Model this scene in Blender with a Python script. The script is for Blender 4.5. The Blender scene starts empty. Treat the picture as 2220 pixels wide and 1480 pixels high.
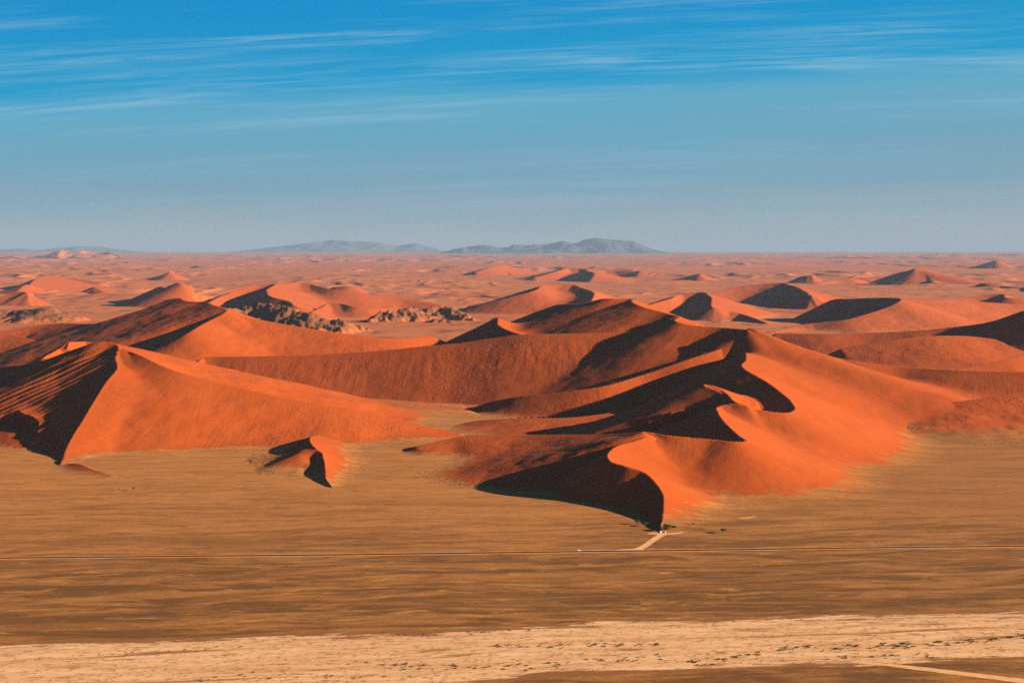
import bpy, math, random
import numpy as np

# ------------------------------------------------------------------ camera, sky, sun, exposure
PW, PH, FPX = 2220.0, 1480.0, 3083.3          # photograph pixels, focal length in those pixels (50 mm lens)
CAM_H, HORIZON = 480.0, 536.0
PITCH = math.atan((PH / 2 - HORIZON) / FPX)
SUN_AZ, SUN_EL = math.radians(5.5), math.radians(15.6)   # azimuth measured from +x towards the camera side

sc = bpy.context.scene
COL = sc.collection
cam = bpy.data.cameras.new('camera')
cam.lens, cam.sensor_width = 50.0, 36.0
cam.clip_start, cam.clip_end = 1.0, 400000.0
camo = bpy.data.objects.new('camera', cam)
camo.location = (0, 0, CAM_H)
camo.rotation_euler = (math.pi / 2 - PITCH, 0, 0)
COL.objects.link(camo)
sc.camera = camo

world = bpy.data.worlds.new('World')
sc.world = world
world.use_nodes = True


def ramp(nt, stops, fac=None):
    r = nt.nodes.new('ShaderNodeValToRGB')
    e = r.color_ramp.elements
    while len(e) < len(stops):
        e.new(0.5)
    for el, (p, c) in zip(e, stops):
        el.position = p
        el.color = (c[0], c[1], c[2], 1) if not isinstance(c, (int, float)) else (c, c, c, 1)
    if fac is not None:
        nt.links.new(fac, r.inputs[0])
    return r.outputs[0]


def math_n(nt, op, a, b=None, clamp=False):
    n = nt.nodes.new('ShaderNodeMath')
    n.operation = op
    n.use_clamp = clamp
    for i, v in enumerate((a, b)):
        if v is None:
            continue
        if isinstance(v, (int, float)):
            n.inputs[i].default_value = v
        else:
            nt.links.new(v, n.inputs[i])
    return n.outputs[0]


def mix_c(nt, fac, a, b, mode='MIX'):
    n = nt.nodes.new('ShaderNodeMix')
    n.data_type = 'RGBA'
    n.blend_type = mode
    n.clamp_factor = True
    for i, v in ((0, fac), (6, a), (7, b)):
        if isinstance(v, (int, float)):
            n.inputs[i].default_value = v
        elif isinstance(v, tuple):
            n.inputs[i].default_value = (v[0], v[1], v[2], 1)
        else:
            nt.links.new(v, n.inputs[i])
    return n.outputs[2]


def noise_n(nt, vec, scale, detail=3.0, rough=0.55, dist=0.0):
    n = nt.nodes.new('ShaderNodeTexNoise')
    n.inputs['Scale'].default_value = scale
    n.inputs['Detail'].default_value = detail
    n.inputs['Roughness'].default_value = rough
    n.inputs['Distortion'].default_value = dist
    nt.links.new(vec, n.inputs['Vector'])
    return n.outputs[0]


def mapping_n(nt, vec, scale=(1, 1, 1), rot=(0, 0, 0), loc=(0, 0, 0)):
    n = nt.nodes.new('ShaderNodeMapping')
    n.inputs['Scale'].default_value = scale
    n.inputs['Rotation'].default_value = rot
    n.inputs['Location'].default_value = loc
    nt.links.new(vec, n.inputs['Vector'])
    return n.outputs[0]


def combine(nt, x, y, z=0.0):
    n = nt.nodes.new('ShaderNodeCombineXYZ')
    for i, v in enumerate((x, y, z)):
        if isinstance(v, (int, float)):
            n.inputs[i].default_value = v
        else:
            nt.links.new(v, n.inputs[i])
    return n.outputs[0]


def build_world():
    nt = world.node_tree
    nt.nodes.clear()
    out = nt.nodes.new('ShaderNodeOutputWorld')
    bg = nt.nodes.new('ShaderNodeBackground')
    tc = nt.nodes.new('ShaderNodeTexCoord')
    sep = nt.nodes.new('ShaderNodeSeparateXYZ')
    nt.links.new(tc.outputs['Generated'], sep.inputs[0])
    x, y, z = sep.outputs
    el = math_n(nt, 'ARCSINE', z)
    az = math_n(nt, 'ARCTAN2', x, y)
    sky = nt.nodes.new('ShaderNodeTexSky')
    sky.sky_type = 'NISHITA'
    sky.sun_disc = False
    sky.sun_elevation = SUN_EL
    sky.sun_rotation = math.pi / 2 + SUN_AZ
    sky.altitude = 700
    sky.air_density, sky.dust_density, sky.ozone_density = 1.0, 0.3, 4.0
    # clear-air colour by elevation: pale grey blue at the horizon, azure above, deep blue overhead;
    # the edge of a high thin veil of cirrostratus climbs slightly to the right
    v0 = combine(nt, math_n(nt, 'MULTIPLY', az, 4.0), math_n(nt, 'MULTIPLY', el, 46.0), 9.1)
    wob = math_n(nt, 'MULTIPLY', math_n(nt, 'SUBTRACT', noise_n(nt, v0, 1.0, 4.0, 0.55, 0.4), 0.5), 0.024)
    tilt = math_n(nt, 'MULTIPLY', az, 0.045)
    elv = math_n(nt, 'ADD', math_n(nt, 'SUBTRACT', el, math_n(nt, 'MULTIPLY', tilt, ramp(nt, [(0.0, 0.0), (0.06, 1.0), (0.3, 1.0), (0.6, 0.0)], math_n(nt, 'MULTIPLY', el, 0.6366, True)))), wob)
    e = math_n(nt, 'MULTIPLY', elv, 1 / math.radians(90), True)
    base = ramp(nt, [(0.0, (0.106, 0.122, 0.124)), (0.010, (0.082, 0.106, 0.119)), (0.028, (0.051, 0.094, 0.122)),
                     (0.048, (0.036, 0.097, 0.134)), (0.064, (0.028, 0.100, 0.147)), (0.074, (0.002, 0.083, 0.153)),
                     (0.115, (0.000, 0.066, 0.150)), (0.30, (0.010, 0.030, 0.072)),
                     (1.0, (0.008, 0.014, 0.034))], e)
    nis = mix_c(nt, 1.0, sky.outputs[0], (0.010, 0.012, 0.014), 'MULTIPLY')
    base = mix_c(nt, 0.01, base, nis)
    # cirrus: long fine streaks almost level, slightly bowed
    bow = math_n(nt, 'MULTIPLY', math_n(nt, 'MULTIPLY', az, az), 0.10)
    el2 = math_n(nt, 'SUBTRACT', math_n(nt, 'ADD', el, bow), tilt)
    v1 = combine(nt, math_n(nt, 'MULTIPLY', az, 3.2), math_n(nt, 'MULTIPLY', el2, 75.0), 1.7)
    n1 = noise_n(nt, v1, 1.0, 5.0, 0.55, 0.35)
    v2 = combine(nt, math_n(nt, 'MULTIPLY', az, 11.0), math_n(nt, 'MULTIPLY', el2, 330.0), 4.2)
    n2 = noise_n(nt, v2, 1.0, 5.0, 0.66, 0.6)
    c1 = ramp(nt, [(0.47, 0.0), (0.70, 1.0)], n1)
    c2 = ramp(nt, [(0.38, 0.05), (0.66, 1.0)], n2)
    cl = math_n(nt, 'MULTIPLY', c1, c2)
    fade = ramp(nt, [(0.0, 0.15), (0.02, 0.5), (0.05, 0.75), (0.075, 1.0), (0.30, 0.8), (0.6, 0.3)], e)
    cl = math_n(nt, 'MULTIPLY', math_n(nt, 'MULTIPLY', cl, fade), 0.62, True)
    colr = mix_c(nt, cl, base, (0.075, 0.135, 0.178))
    nt.links.new(colr, bg.inputs['Color'])
    bg.inputs['Strength'].default_value = 1.0
    nt.links.new(bg.outputs[0], out.inputs['Surface'])


build_world()

sun = bpy.data.lights.new('sun', 'SUN')
sun.energy = 5.0
sun.angle = math.radians(0.53)
sun.color = (1.0, 0.87, 0.68)
suno = bpy.data.objects.new('sun', sun)
COL.objects.link(suno)
suno.location = (3000, -1500, 3000)
# lamp shines along its local -Z; direction to the sun is (cos el cos az, -cos el sin az, sin el)
suno.rotation_euler = (0, math.pi / 2 - SUN_EL, -SUN_AZ)

vs = sc.view_settings
vs.view_transform, vs.look = 'Standard', 'None'
vs.exposure, vs.gamma = 2.0, 1.0
vs.use_curve_mapping = False
cy = sc.cycles
cy.use_denoising = False          # the fine grain stays, as in the photograph
cy.use_adaptive_sampling = False
cy.max_bounces = 5
cy.diffuse_bounces = 3
cy.glossy_bounces = 1
cy.transmission_bounces = 2
cy.volume_bounces = 1
cy.transparent_max_bounces = 4

# ------------------------------------------------------------------ helpers
CP, SP = math.cos(PITCH), math.sin(PITCH)


def ray(u, v):
    xc = (u - PW / 2) / FPX
    yc = (PH / 2 - v) / FPX
    return xc, CP + yc * SP, -SP + yc * CP


def at(u, v, z=0.0):
    """point of the level plane z seen at photograph pixel (u, v)"""
    dx, dy, dz = ray(u, v)
    t = (z - CAM_H) / dz
    return np.array([dx * t, dy * t, z])


_rng = np.random.RandomState(7)
_perm = _rng.permutation(512).astype(np.int64)
_grad = _rng.uniform(0, 2 * np.pi, 512).astype(np.float32)
_gx, _gy = np.cos(_grad), np.sin(_grad)


def gnoise(x, y):
    """2-D gradient noise in about -0.7..0.7"""
    xi = np.floor(x).astype(np.int64)
    yi = np.floor(y).astype(np.int64)
    fx = (x - xi).astype(np.float32)
    fy = (y - yi).astype(np.float32)
    ux = fx * fx * fx * (fx * (fx * 6 - 15) + 10)
    uy = fy * fy * fy * (fy * (fy * 6 - 15) + 10)

    def g(ix, iy, dx, dy):
        h = _perm[(_perm[ix & 511] + iy) & 511]
        return _gx[h] * dx + _gy[h] * dy
    a = g(xi, yi, fx, fy)
    b = g(xi + 1, yi, fx - 1, fy)
    c = g(xi, yi + 1, fx, fy - 1)
    d = g(xi + 1, yi + 1, fx - 1, fy - 1)
    return (a + (b - a) * ux) * (1 - uy) + (c + (d - c) * ux) * uy


def fbm(x, y, octv=4, gain=0.5):
    s, a = 0.0, 1.0
    for i in range(octv):
        s = s + a * gnoise(x + 17.3 * i, y - 9.1 * i)
        x, y, a = x * 2.03, y * 2.03, a * gain
    return s


def smooth01(t):
    t = np.clip(t, 0, 1)
    return t * t * (3 - 2 * t)


def grid_object(name, X, Y, Z, keep=None, mat=None, attrs=None, smooth=True):
    nr, nc = X.shape
    idx = np.arange(nr * nc).reshape(nr, nc)
    q = np.stack([idx[:-1, :-1], idx[:-1, 1:], idx[1:, 1:], idx[1:, :-1]], -1).reshape(-1, 4)
    if keep is not None:
        k = keep
        kq = (k[:-1, :-1] | k[:-1, 1:] | k[1:, 1:] | k[1:, :-1]).reshape(-1)
        q = q[kq]
    used = np.unique(q)
    remap = np.full(nr * nc, -1, np.int64)
    remap[used] = np.arange(len(used))
    q = remap[q]
    co = np.stack([X.ravel()[used], Y.ravel()[used], Z.ravel()[used]], -1).astype(np.float32)
    me = bpy.data.meshes.new(name)
    me.vertices.add(len(co))
    me.vertices.foreach_set('co', co.ravel())
    me.loops.add(q.size)
    me.loops.foreach_set('vertex_index', q.ravel().astype(np.int32))
    me.polygons.add(len(q))
    me.polygons.foreach_set('loop_start', (np.arange(len(q)) * 4).astype(np.int32))
    me.polygons.foreach_set('loop_total', np.full(len(q), 4, np.int32))
    me.update(calc_edges=True)
    if smooth:
        me.polygons.foreach_set('use_smooth', np.ones(len(q), bool))
    for an, av in (attrs or {}).items():
        a = me.attributes.new(an, 'FLOAT', 'POINT')
        a.data.foreach_set('value', av.ravel()[used].astype(np.float32))
    if mat:
        me.materials.append(mat)
    ob = bpy.data.objects.new(name, me)
    COL.objects.link(ob)
    return ob


def structure(ob, label=None, cat=None, group=None, kind='structure'):
    ob['kind'] = kind
    if label:
        ob['label'] = label
    if cat:
        ob['category'] = cat
    if group:
        ob['group'] = group
    return ob


# ------------------------------------------------------------------ materials
def new_mat(name):
    m = bpy.data.materials.new(name)
    m.use_nodes = True
    nt = m.node_tree
    b = nt.nodes['Principled BSDF']
    b.inputs['Roughness'].default_value = 0.95
    b.inputs['Specular IOR Level'].default_value = 0.05
    return m, nt, b


def geo_pos(nt):
    return nt.nodes.new('ShaderNodeNewGeometry').outputs['Position']


def attr(nt, name):
    n = nt.nodes.new('ShaderNodeAttribute')
    n.attribute_name = name
    return n.outputs['Fac']


def bump(nt, h, strength, dist, bsdf, normal=None):
    n = nt.nodes.new('ShaderNodeBump')
    n.inputs['Strength'].default_value = strength
    n.inputs['Distance'].default_value = dist
    nt.links.new(h, n.inputs['Height'])
    if normal is not None:
        nt.links.new(normal, n.inputs['Normal'])
    if bsdf is not None:
        nt.links.new(n.outputs[0], bsdf.inputs['Normal'])
    return n.outputs[0]


def ground_colour(nt, pos):
    """colour of the plain at a world position: streaked gravel, tan sand sheets, red sand far out"""
    sep = nt.nodes.new('ShaderNodeSeparateXYZ')
    nt.links.new(pos, sep.inputs[0])
    X, Y, Z = sep.outputs
    wn = noise_n(nt, mapping_n(nt, pos, (0.0035, 0.0035, 0.0), loc=(2, 9, 0)), 1.0, 3, 0.5)
    va = nt.nodes.new('ShaderNodeVectorMath')
    va.operation = 'ADD'
    nt.links.new(pos, va.inputs[0])
    nt.links.new(combine(nt, 0.0, math_n(nt, 'MULTIPLY', math_n(nt, 'SUBTRACT', wn, 0.5), 85.0), 0.0), va.inputs[1])
    rot = mapping_n(nt, va.outputs[0], rot=(0, 0, math.radians(-4.0)))
    p1 = mapping_n(nt, rot, (0.0030, 0.019, 0.02))
    p2 = mapping_n(nt, rot, (0.0125, 0.055, 0.05), loc=(3, 8, 0))
    n1 = noise_n(nt, p1, 1.0, 6, 0.66, 0.9)
    n2 = noise_n(nt, p2, 1.0, 6, 0.68, 0.8)
    n3 = noise_n(nt, mapping_n(nt, rot, (0.05, 0.11, 0.1), loc=(5, 1, 0)), 1.0, 5, 0.75, 0.2)
    nb = noise_n(nt, mapping_n(nt, rot, (0.0007, 0.0026, 0.001), loc=(1, 2, 0)), 1.0, 4, 0.6, 0.5)
    near = mix_c(nt, ramp(nt, [(0.43, 0.0), (0.56, 1.0)], n1), (0.117, 0.046, 0.0105), (0.242, 0.092, 0.0215))
    near = mix_c(nt, math_n(nt, 'MULTIPLY', ramp(nt, [(0.52, 0.0), (0.60, 1.0)], n2), 0.6), near, (0.085, 0.034, 0.011))
    near = mix_c(nt, math_n(nt, 'MULTIPLY', ramp(nt, [(0.56, 0.0), (0.66, 1.0)], math_n(nt, 'SUBTRACT', 1.0, n2)), 0.8), near, (0.36, 0.145, 0.038))
    # evenly tan sand sheets towards the dunes
    my = math_n(nt, 'DIVIDE', math_n(nt, 'SUBTRACT', Y, 2050.0), 700.0)
    my = math_n(nt, 'ADD', my, math_n(nt, 'MULTIPLY', math_n(nt, 'SUBTRACT', nb, 0.5), 1.3), True)
    tan = mix_c(nt, ramp(nt, [(0.35, 0.0), (0.65, 1.0)], n1), (0.270, 0.099, 0.0235), (0.355, 0.133, 0.035))
    tan = mix_c(nt, math_n(nt, 'MULTIPLY', ramp(nt, [(0.53, 0.0), (0.60, 1.0)], n2), 0.6), tan, (0.165, 0.060, 0.018))
    # darker gravel on the right of the winding ridge
    rx = math_n(nt, 'DIVIDE', math_n(nt, 'SUBTRACT', X, 330.0), 350.0)
    rx = math_n(nt, 'ADD', rx, math_n(nt, 'MULTIPLY', math_n(nt, 'SUBTRACT', nb, 0.5), 1.5), True)
    tan = mix_c(nt, math_n(nt, 'MULTIPLY', rx, 0.62), tan, mix_c(nt, ramp(nt, [(0.4, 0.0), (0.62, 1.0)], n1), (0.165, 0.064, 0.015), (0.245, 0.090, 0.019)))
    col = mix_c(nt, math_n(nt, 'MULTIPLY', my, 0.9), near, tan)
    grit = math_n(nt, 'MULTIPLY', ramp(nt, [(0.53, 0.0), (0.66, 1.0)], n3), 0.45)
    col = mix_c(nt, grit, col, (0.10, 0.040, 0.014))
    col = mix_c(nt, math_n(nt, 'MULTIPLY', ramp(nt, [(0.58, 0.0), (0.74, 1.0)], math_n(nt, 'SUBTRACT', 1.0, n3)), 0.30), col, (0.40, 0.17, 0.06))
    # red sand country beyond
    fn = noise_n(nt, mapping_n(nt, pos, (0.0006, 0.0006, 0.0006)), 1.0, 5, 0.6)
    fy = math_n(nt, 'DIVIDE', math_n(nt, 'SUBTRACT', Y, 3500.0), 2600.0)
    fy = math_n(nt, 'ADD', fy, math_n(nt, 'MULTIPLY', math_n(nt, 'SUBTRACT', fn, 0.5), 0.9), True)
    red = mix_c(nt, ramp(nt, [(0.35, 0.0), (0.65, 1.0)], fn), (0.31, 0.082, 0.024), (0.37, 0.112, 0.036))
    sp = noise_n(nt, mapping_n(nt, pos, (0.006, 0.003, 0.003)), 1.0, 5, 0.7)
    red = mix_c(nt, math_n(nt, 'MULTIPLY', ramp(nt, [(0.52, 0.0), (0.61, 1.0)], sp), 0.75), red, (0.13, 0.040, 0.017))  # dark dashes painted in for the shadows of small far dunes
    col = mix_c(nt, fy, col, red)
    return col


def ground_material():
    m, nt, b = new_mat('desert_floor')
    pos = geo_pos(nt)
    nt.links.new(ground_colour(nt, pos), b.inputs['Base Color'])
    g = noise_n(nt, pos, 0.12, 4, 0.7)
    bump(nt, g, 0.35, 1.2, b)
    return m


SAND = (0.295, 0.049, 0.0055)
TAN = (0.30, 0.108, 0.030)


def sand_material(name, sand, tan, rough_amp=1.0, foot=6.0):
    m, nt, b = new_mat(name)
    pos = geo_pos(nt)
    hg = attr(nt, 'hgt')
    tc = attr(nt, 'tcoord')
    dc = attr(nt, 'crest')
    rg = attr(nt, 'rough')
    big = noise_n(nt, pos, 0.006, 3)
    col = mix_c(nt, ramp(nt, [(0.35, 0.0), (0.7, 1.0)], big), sand, tuple(c * k for c, k in zip(sand, (0.93, 1.05, 1.25))))
    # downslope streaks that follow the fall line
    sv = combine(nt, math_n(nt, 'MULTIPLY', tc, 0.16), math_n(nt, 'MULTIPLY', dc, 0.012))
    st = noise_n(nt, sv, 1.0, 4, 0.6, 0.3)
    col = mix_c(nt, math_n(nt, 'MULTIPLY', ramp(nt, [(0.5, 0.0), (0.75, 1.0)], st), 0.35), col,
                (sand[0] * 0.6, sand[1] * 0.62, sand[2] * 0.8))
    # dry plants and coarse grains scattered over the rough flanks
    sp = noise_n(nt, pos, 0.11, 3, 0.7)
    spm = math_n(nt, 'MULTIPLY', ramp(nt, [(0.56, 0.0), (0.68, 1.0)], sp), math_n(nt, 'MULTIPLY', rg, 0.5))
    col = mix_c(nt, spm, col, (0.12, 0.055, 0.02))
    sp2 = noise_n(nt, mapping_n(nt, pos, loc=(300, 80, 0)), 0.09, 3, 0.7)
    col = mix_c(nt, math_n(nt, 'MULTIPLY', ramp(nt, [(0.60, 0.0), (0.70, 1.0)], sp2), math_n(nt, 'MULTIPLY', rg, 0.45)),
                col, (0.36, 0.15, 0.045))
    # thin edge of the dune, where the sand lies over the paler plain
    fn = noise_n(nt, mapping_n(nt, pos, (0.02, 0.035, 0.02)), 1.0, 7, 0.72, 0.4)
    hh = math_n(nt, 'ADD', hg, math_n(nt, 'MULTIPLY', math_n(nt, 'SUBTRACT', fn, 0.5), foot * 3.0))
    fm = ramp(nt, [(0.30, 1.0), (0.72, 0.0)], math_n(nt, 'DIVIDE', hh, foot, True))
    col = mix_c(nt, fm, col, ground_colour(nt, pos))
    nt.links.new(col, b.inputs['Base Color'])
    h1 = noise_n(nt, pos, 0.07, 4, 0.65)
    h2 = noise_n(nt, pos, 0.22, 4, 0.7)
    hsum = math_n(nt, 'ADD', math_n(nt, 'MULTIPLY', h1, math_n(nt, 'MULTIPLY', math_n(nt, 'ADD', rg, 0.06), 7.0 * rough_amp)),
                  math_n(nt, 'MULTIPLY', st, 1.1))
    hsum = math_n(nt, 'ADD', hsum, math_n(nt, 'MULTIPLY', h2, math_n(nt, 'MULTIPLY', math_n(nt, 'ADD', rg, 0.25), 1.3)))
    bump(nt, hsum, 0.7, 1.0, b)
    return m


MAT_DUNE = sand_material('dune_sand', SAND, TAN, foot=3.0)
MAT_ROUGH = sand_material('rough_tan_sand', (0.30, 0.072, 0.016), TAN, foot=3.0)
MAT_FAR = sand_material('far_dune_sand', (0.29, 0.056, 0.012), (0.32, 0.092, 0.028), foot=10.0)


MAT_GROUND = ground_material()


def rock_material():
    m, nt, b = new_mat('bare_rock')
    pos = geo_pos(nt)
    n1 = noise_n(nt, pos, 0.012, 5, 0.65)
    n2 = noise_n(nt, pos, 0.05, 4, 0.7)
    col = mix_c(nt, ramp(nt, [(0.4, 0.0), (0.65, 1.0)], n1), (0.12, 0.040, 0.014), (0.22, 0.078, 0.027))
    col = mix_c(nt, math_n(nt, 'MULTIPLY', ramp(nt, [(0.5, 0.0), (0.65, 1.0)], n2), 0.6), col, (0.06, 0.028, 0.012))
    hg = attr(nt, 'hgt')
    fm = math_n(nt, 'DIVIDE', math_n(nt, 'ADD', hg, math_n(nt, 'MULTIPLY', math_n(nt, 'SUBTRACT', n1, 0.5), 30.0)), 16.0, True)
    col = mix_c(nt, fm, (0.30, 0.075, 0.02), col)
    nt.links.new(col, b.inputs['Base Color'])
    bump(nt, n2, 0.7, 8.0, b)
    return m


MAT_ROCK = rock_material()


def plain_material(name, col, rough=0.9, spec=0.1, var=0.0, scale=1.0):
    m, nt, b = new_mat(name)
    b.inputs['Roughness'].default_value = rough
    b.inputs['Specular IOR Level'].default_value = spec
    if var > 0:
        n = noise_n(nt, geo_pos(nt), scale, 4, 0.6)
        c = mix_c(nt, ramp(nt, [(0.3, 0.0), (0.7, 1.0)], n), tuple(x * (1 - var) for x in col), tuple(min(1, x * (1 + var)) for x in col))
        nt.links.new(c, b.inputs['Base Color'])
    else:
        b.inputs['Base Color'].default_value = (*col, 1)
    return m


# ------------------------------------------------------------------ dunes
QUAL = 1.46          # mesh cell in pixels of the 1024-wide picture


def crest_samples(pts, step):
    """pts: (u, v, z[, sl, sr]) -> dense samples x, y, z, sl, sr, tangent, arc length"""
    P = []
    sl, sr = 0.55, 0.30
    for p in pts:
        if len(p) > 3:
            sl, sr = p[3], p[4]
        P.append([*at(p[0], p[1], p[2]), sl, sr])
    P = np.array(P)
    n = len(P)
    ext = np.vstack([2 * P[0] - P[1], P, 2 * P[-1] - P[-2]])
    out = []
    for i in range(n - 1):
        p0, p1, p2, p3 = ext[i:i + 4]
        L = np.linalg.norm(p2[:2] - p1[:2])
        k = max(2, int(L / step))
        # centripetal-like tangents, kept short on uneven spacing
        d0 = max(np.linalg.norm(p1[:2] - p0[:2]), 1e-3)
        d1 = max(L, 1e-3)
        d2 = max(np.linalg.norm(p3[:2] - p2[:2]), 1e-3)
        m1 = d1 * ((p1 - p0) / d0 * d1 + (p2 - p1) / d1 * d0) / (d0 + d1)
        m2 = d1 * ((p2 - p1) / d1 * d2 + (p3 - p2) / d2 * d1) / (d1 + d2)
        for t in np.linspace(0, 1, k, endpoint=False):
            h00, h10 = 2 * t**3 - 3 * t**2 + 1, t**3 - 2 * t**2 + t
            h01, h11 = -2 * t**3 + 3 * t**2, t**3 - t**2
            out.append(h00 * p1 + h10 * m1 + h01 * p2 + h11 * m2)
    out.append(P[-1])
    S = np.array(out)
    T = np.gradient(S[:, :2], axis=0)
    for _ in range(2):
        T[1:-1] = 0.25 * T[:-2] + 0.5 * T[1:-1] + 0.25 * T[2:]
    T /= np.maximum(np.linalg.norm(T, axis=1, keepdims=True), 1e-6)
    arc = np.concatenate([[0], np.cumsum(np.linalg.norm(np.diff(S[:, :2], axis=0), axis=1))])
    return S, T, arc


def box_blur(G, r):
    for ax in (0, 1):
        for _ in range(2):
            P = np.concatenate([np.repeat(np.take(G, [0], ax), r + 1, ax), G, np.repeat(np.take(G, [-1], ax), r, ax)], ax)
            C = np.cumsum(P, axis=ax, dtype=np.float64)
            m = C.shape[ax]
            G = ((np.take(C, range(2 * r + 1, m), ax) - np.take(C, range(0, m - 2 * r - 1), ax)) / (2 * r + 1)).astype(np.float32)
    return G


def side_blur(G, M0, M1, r):
    a = box_blur(G * M0, r) / np.maximum(box_blur(M0, r), 1e-4)
    b = box_blur(G * M1, r) / np.maximum(box_blur(M1, r), 1e-4)
    return np.where(M0 > 0.5, a, b)


def closing(G, r):
    def ext(A, f):
        for ax in (0, 1):
            B = A
            for k in range(1, r + 1):
                for sg in (-k, k):
                    R = np.roll(A, sg, ax)
                    if ax == 0:
                        if sg > 0: R[:sg] = A[:sg]
                        else: R[sg:] = A[sg:]
                    else:
                        if sg > 0: R[:, :sg] = A[:, :sg]
                        else: R[:, sg:] = A[:, sg:]
                    B = f(B, R)
            A = B
        return A
    return ext(ext(G, np.maximum), np.minimum)


ALONG = 0.66


def branch_surface(x, y, S, T, fall=None):
    """height of the two flanks of one crest line: each point belongs to the flank its nearest crest point gives it"""
    n, m = len(x), len(S)
    nd = np.full(n, 1e12, np.float32)
    ni = np.zeros(n, np.int32)
    st = 3 if m > 30 else 1
    for i in range(0, m, st):
        d2 = (x - S[i, 0]) ** 2 + (y - S[i, 1]) ** 2
        u = d2 < nd
        nd[u] = d2[u]
        ni[u] = i
    if st > 1:
        b0 = ni.copy()
        nd[:] = 1e12
        for k in range(-st, st + 1):
            i = np.clip(b0 + k, 0, m - 1)
            d2 = (x - S[i, 0]) ** 2 + (y - S[i, 1]) ** 2
            u = d2 < nd
            nd[u] = d2[u]
            ni[u] = i[u]
    side = np.where(T[ni, 0] * (y - S[ni, 1]) - T[ni, 1] * (x - S[ni, 0]) >= 0, 1.0, -1.0).astype(np.float32)

    seg = np.linalg.norm(np.diff(S[:, :2], axis=0), axis=1)
    seg = np.concatenate([seg[:1], seg])
    half = np.maximum(seg, np.concatenate([seg[1:], seg[-1:]])) * 0.62
    arc = np.cumsum(seg)
    gr = np.gradient(S[:, 2], arc).astype(np.float32)
    half = half.astype(np.float32)
    if fall is not None:
        fl = np.array(fall, np.float32) / np.hypot(*fall)
        TL = np.array([fl[1], -fl[0]], np.float32)
        c_ = T @ TL
        gl_ = gr / np.where(np.abs(c_) < 0.45, 0.45 * np.where(c_ < 0, -1, 1), c_)
        left = side > 0

    def ev(i):
        dx, dy = x - S[i, 0], y - S[i, 1]
        if fall is None:
            tx, ty, gg = T[i, 0], T[i, 1], gr[i]
        else:
            tx, ty, gg = np.where(left, TL[0], T[i, 0]), np.where(left, TL[1], T[i, 1]), np.where(left, gl_[i], gr[i])
        pe = (tx * dy - ty * dx) * side
        al = tx * dx + ty * dy
        hc = np.clip(al, -half[i], half[i])
        s = np.where(side > 0, S[i, 3], S[i, 4])
        z = S[i, 2] + gg * hc - np.sqrt((s * pe) ** 2 + (ALONG * (al - hc)) ** 2)
        z = np.where(pe < -half[i] * 0.6, z + 0.9 * pe, z)
        return z, hc
    best = np.full(n, -1e9, np.float32)
    bi = np.zeros(n, np.int32)
    bt = np.zeros(n, np.float32)
    st = 1 if m < 160 else 2
    for i in range(0, m, st):
        z, hc = ev(i)
        if st == 1:
            u = z > best
            bt[u] = hc[u]
        u = z > best
        best[u] = z[u]
        bi[u] = i
    if st > 1:
        b0 = bi.copy()
        best[:] = -1e9
        for k in range(-st, st + 1):
            i = np.clip(b0 + k, 0, m - 1)
            z, hc = ev(i)
            u = z > best
            best[u] = z[u]
            bi[u] = i[u]
            bt[u] = hc[u]
    return best, bi, bt, np.where(side > 0, 1.0, 0.0).astype(np.float32), np.sqrt(nd)


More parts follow.
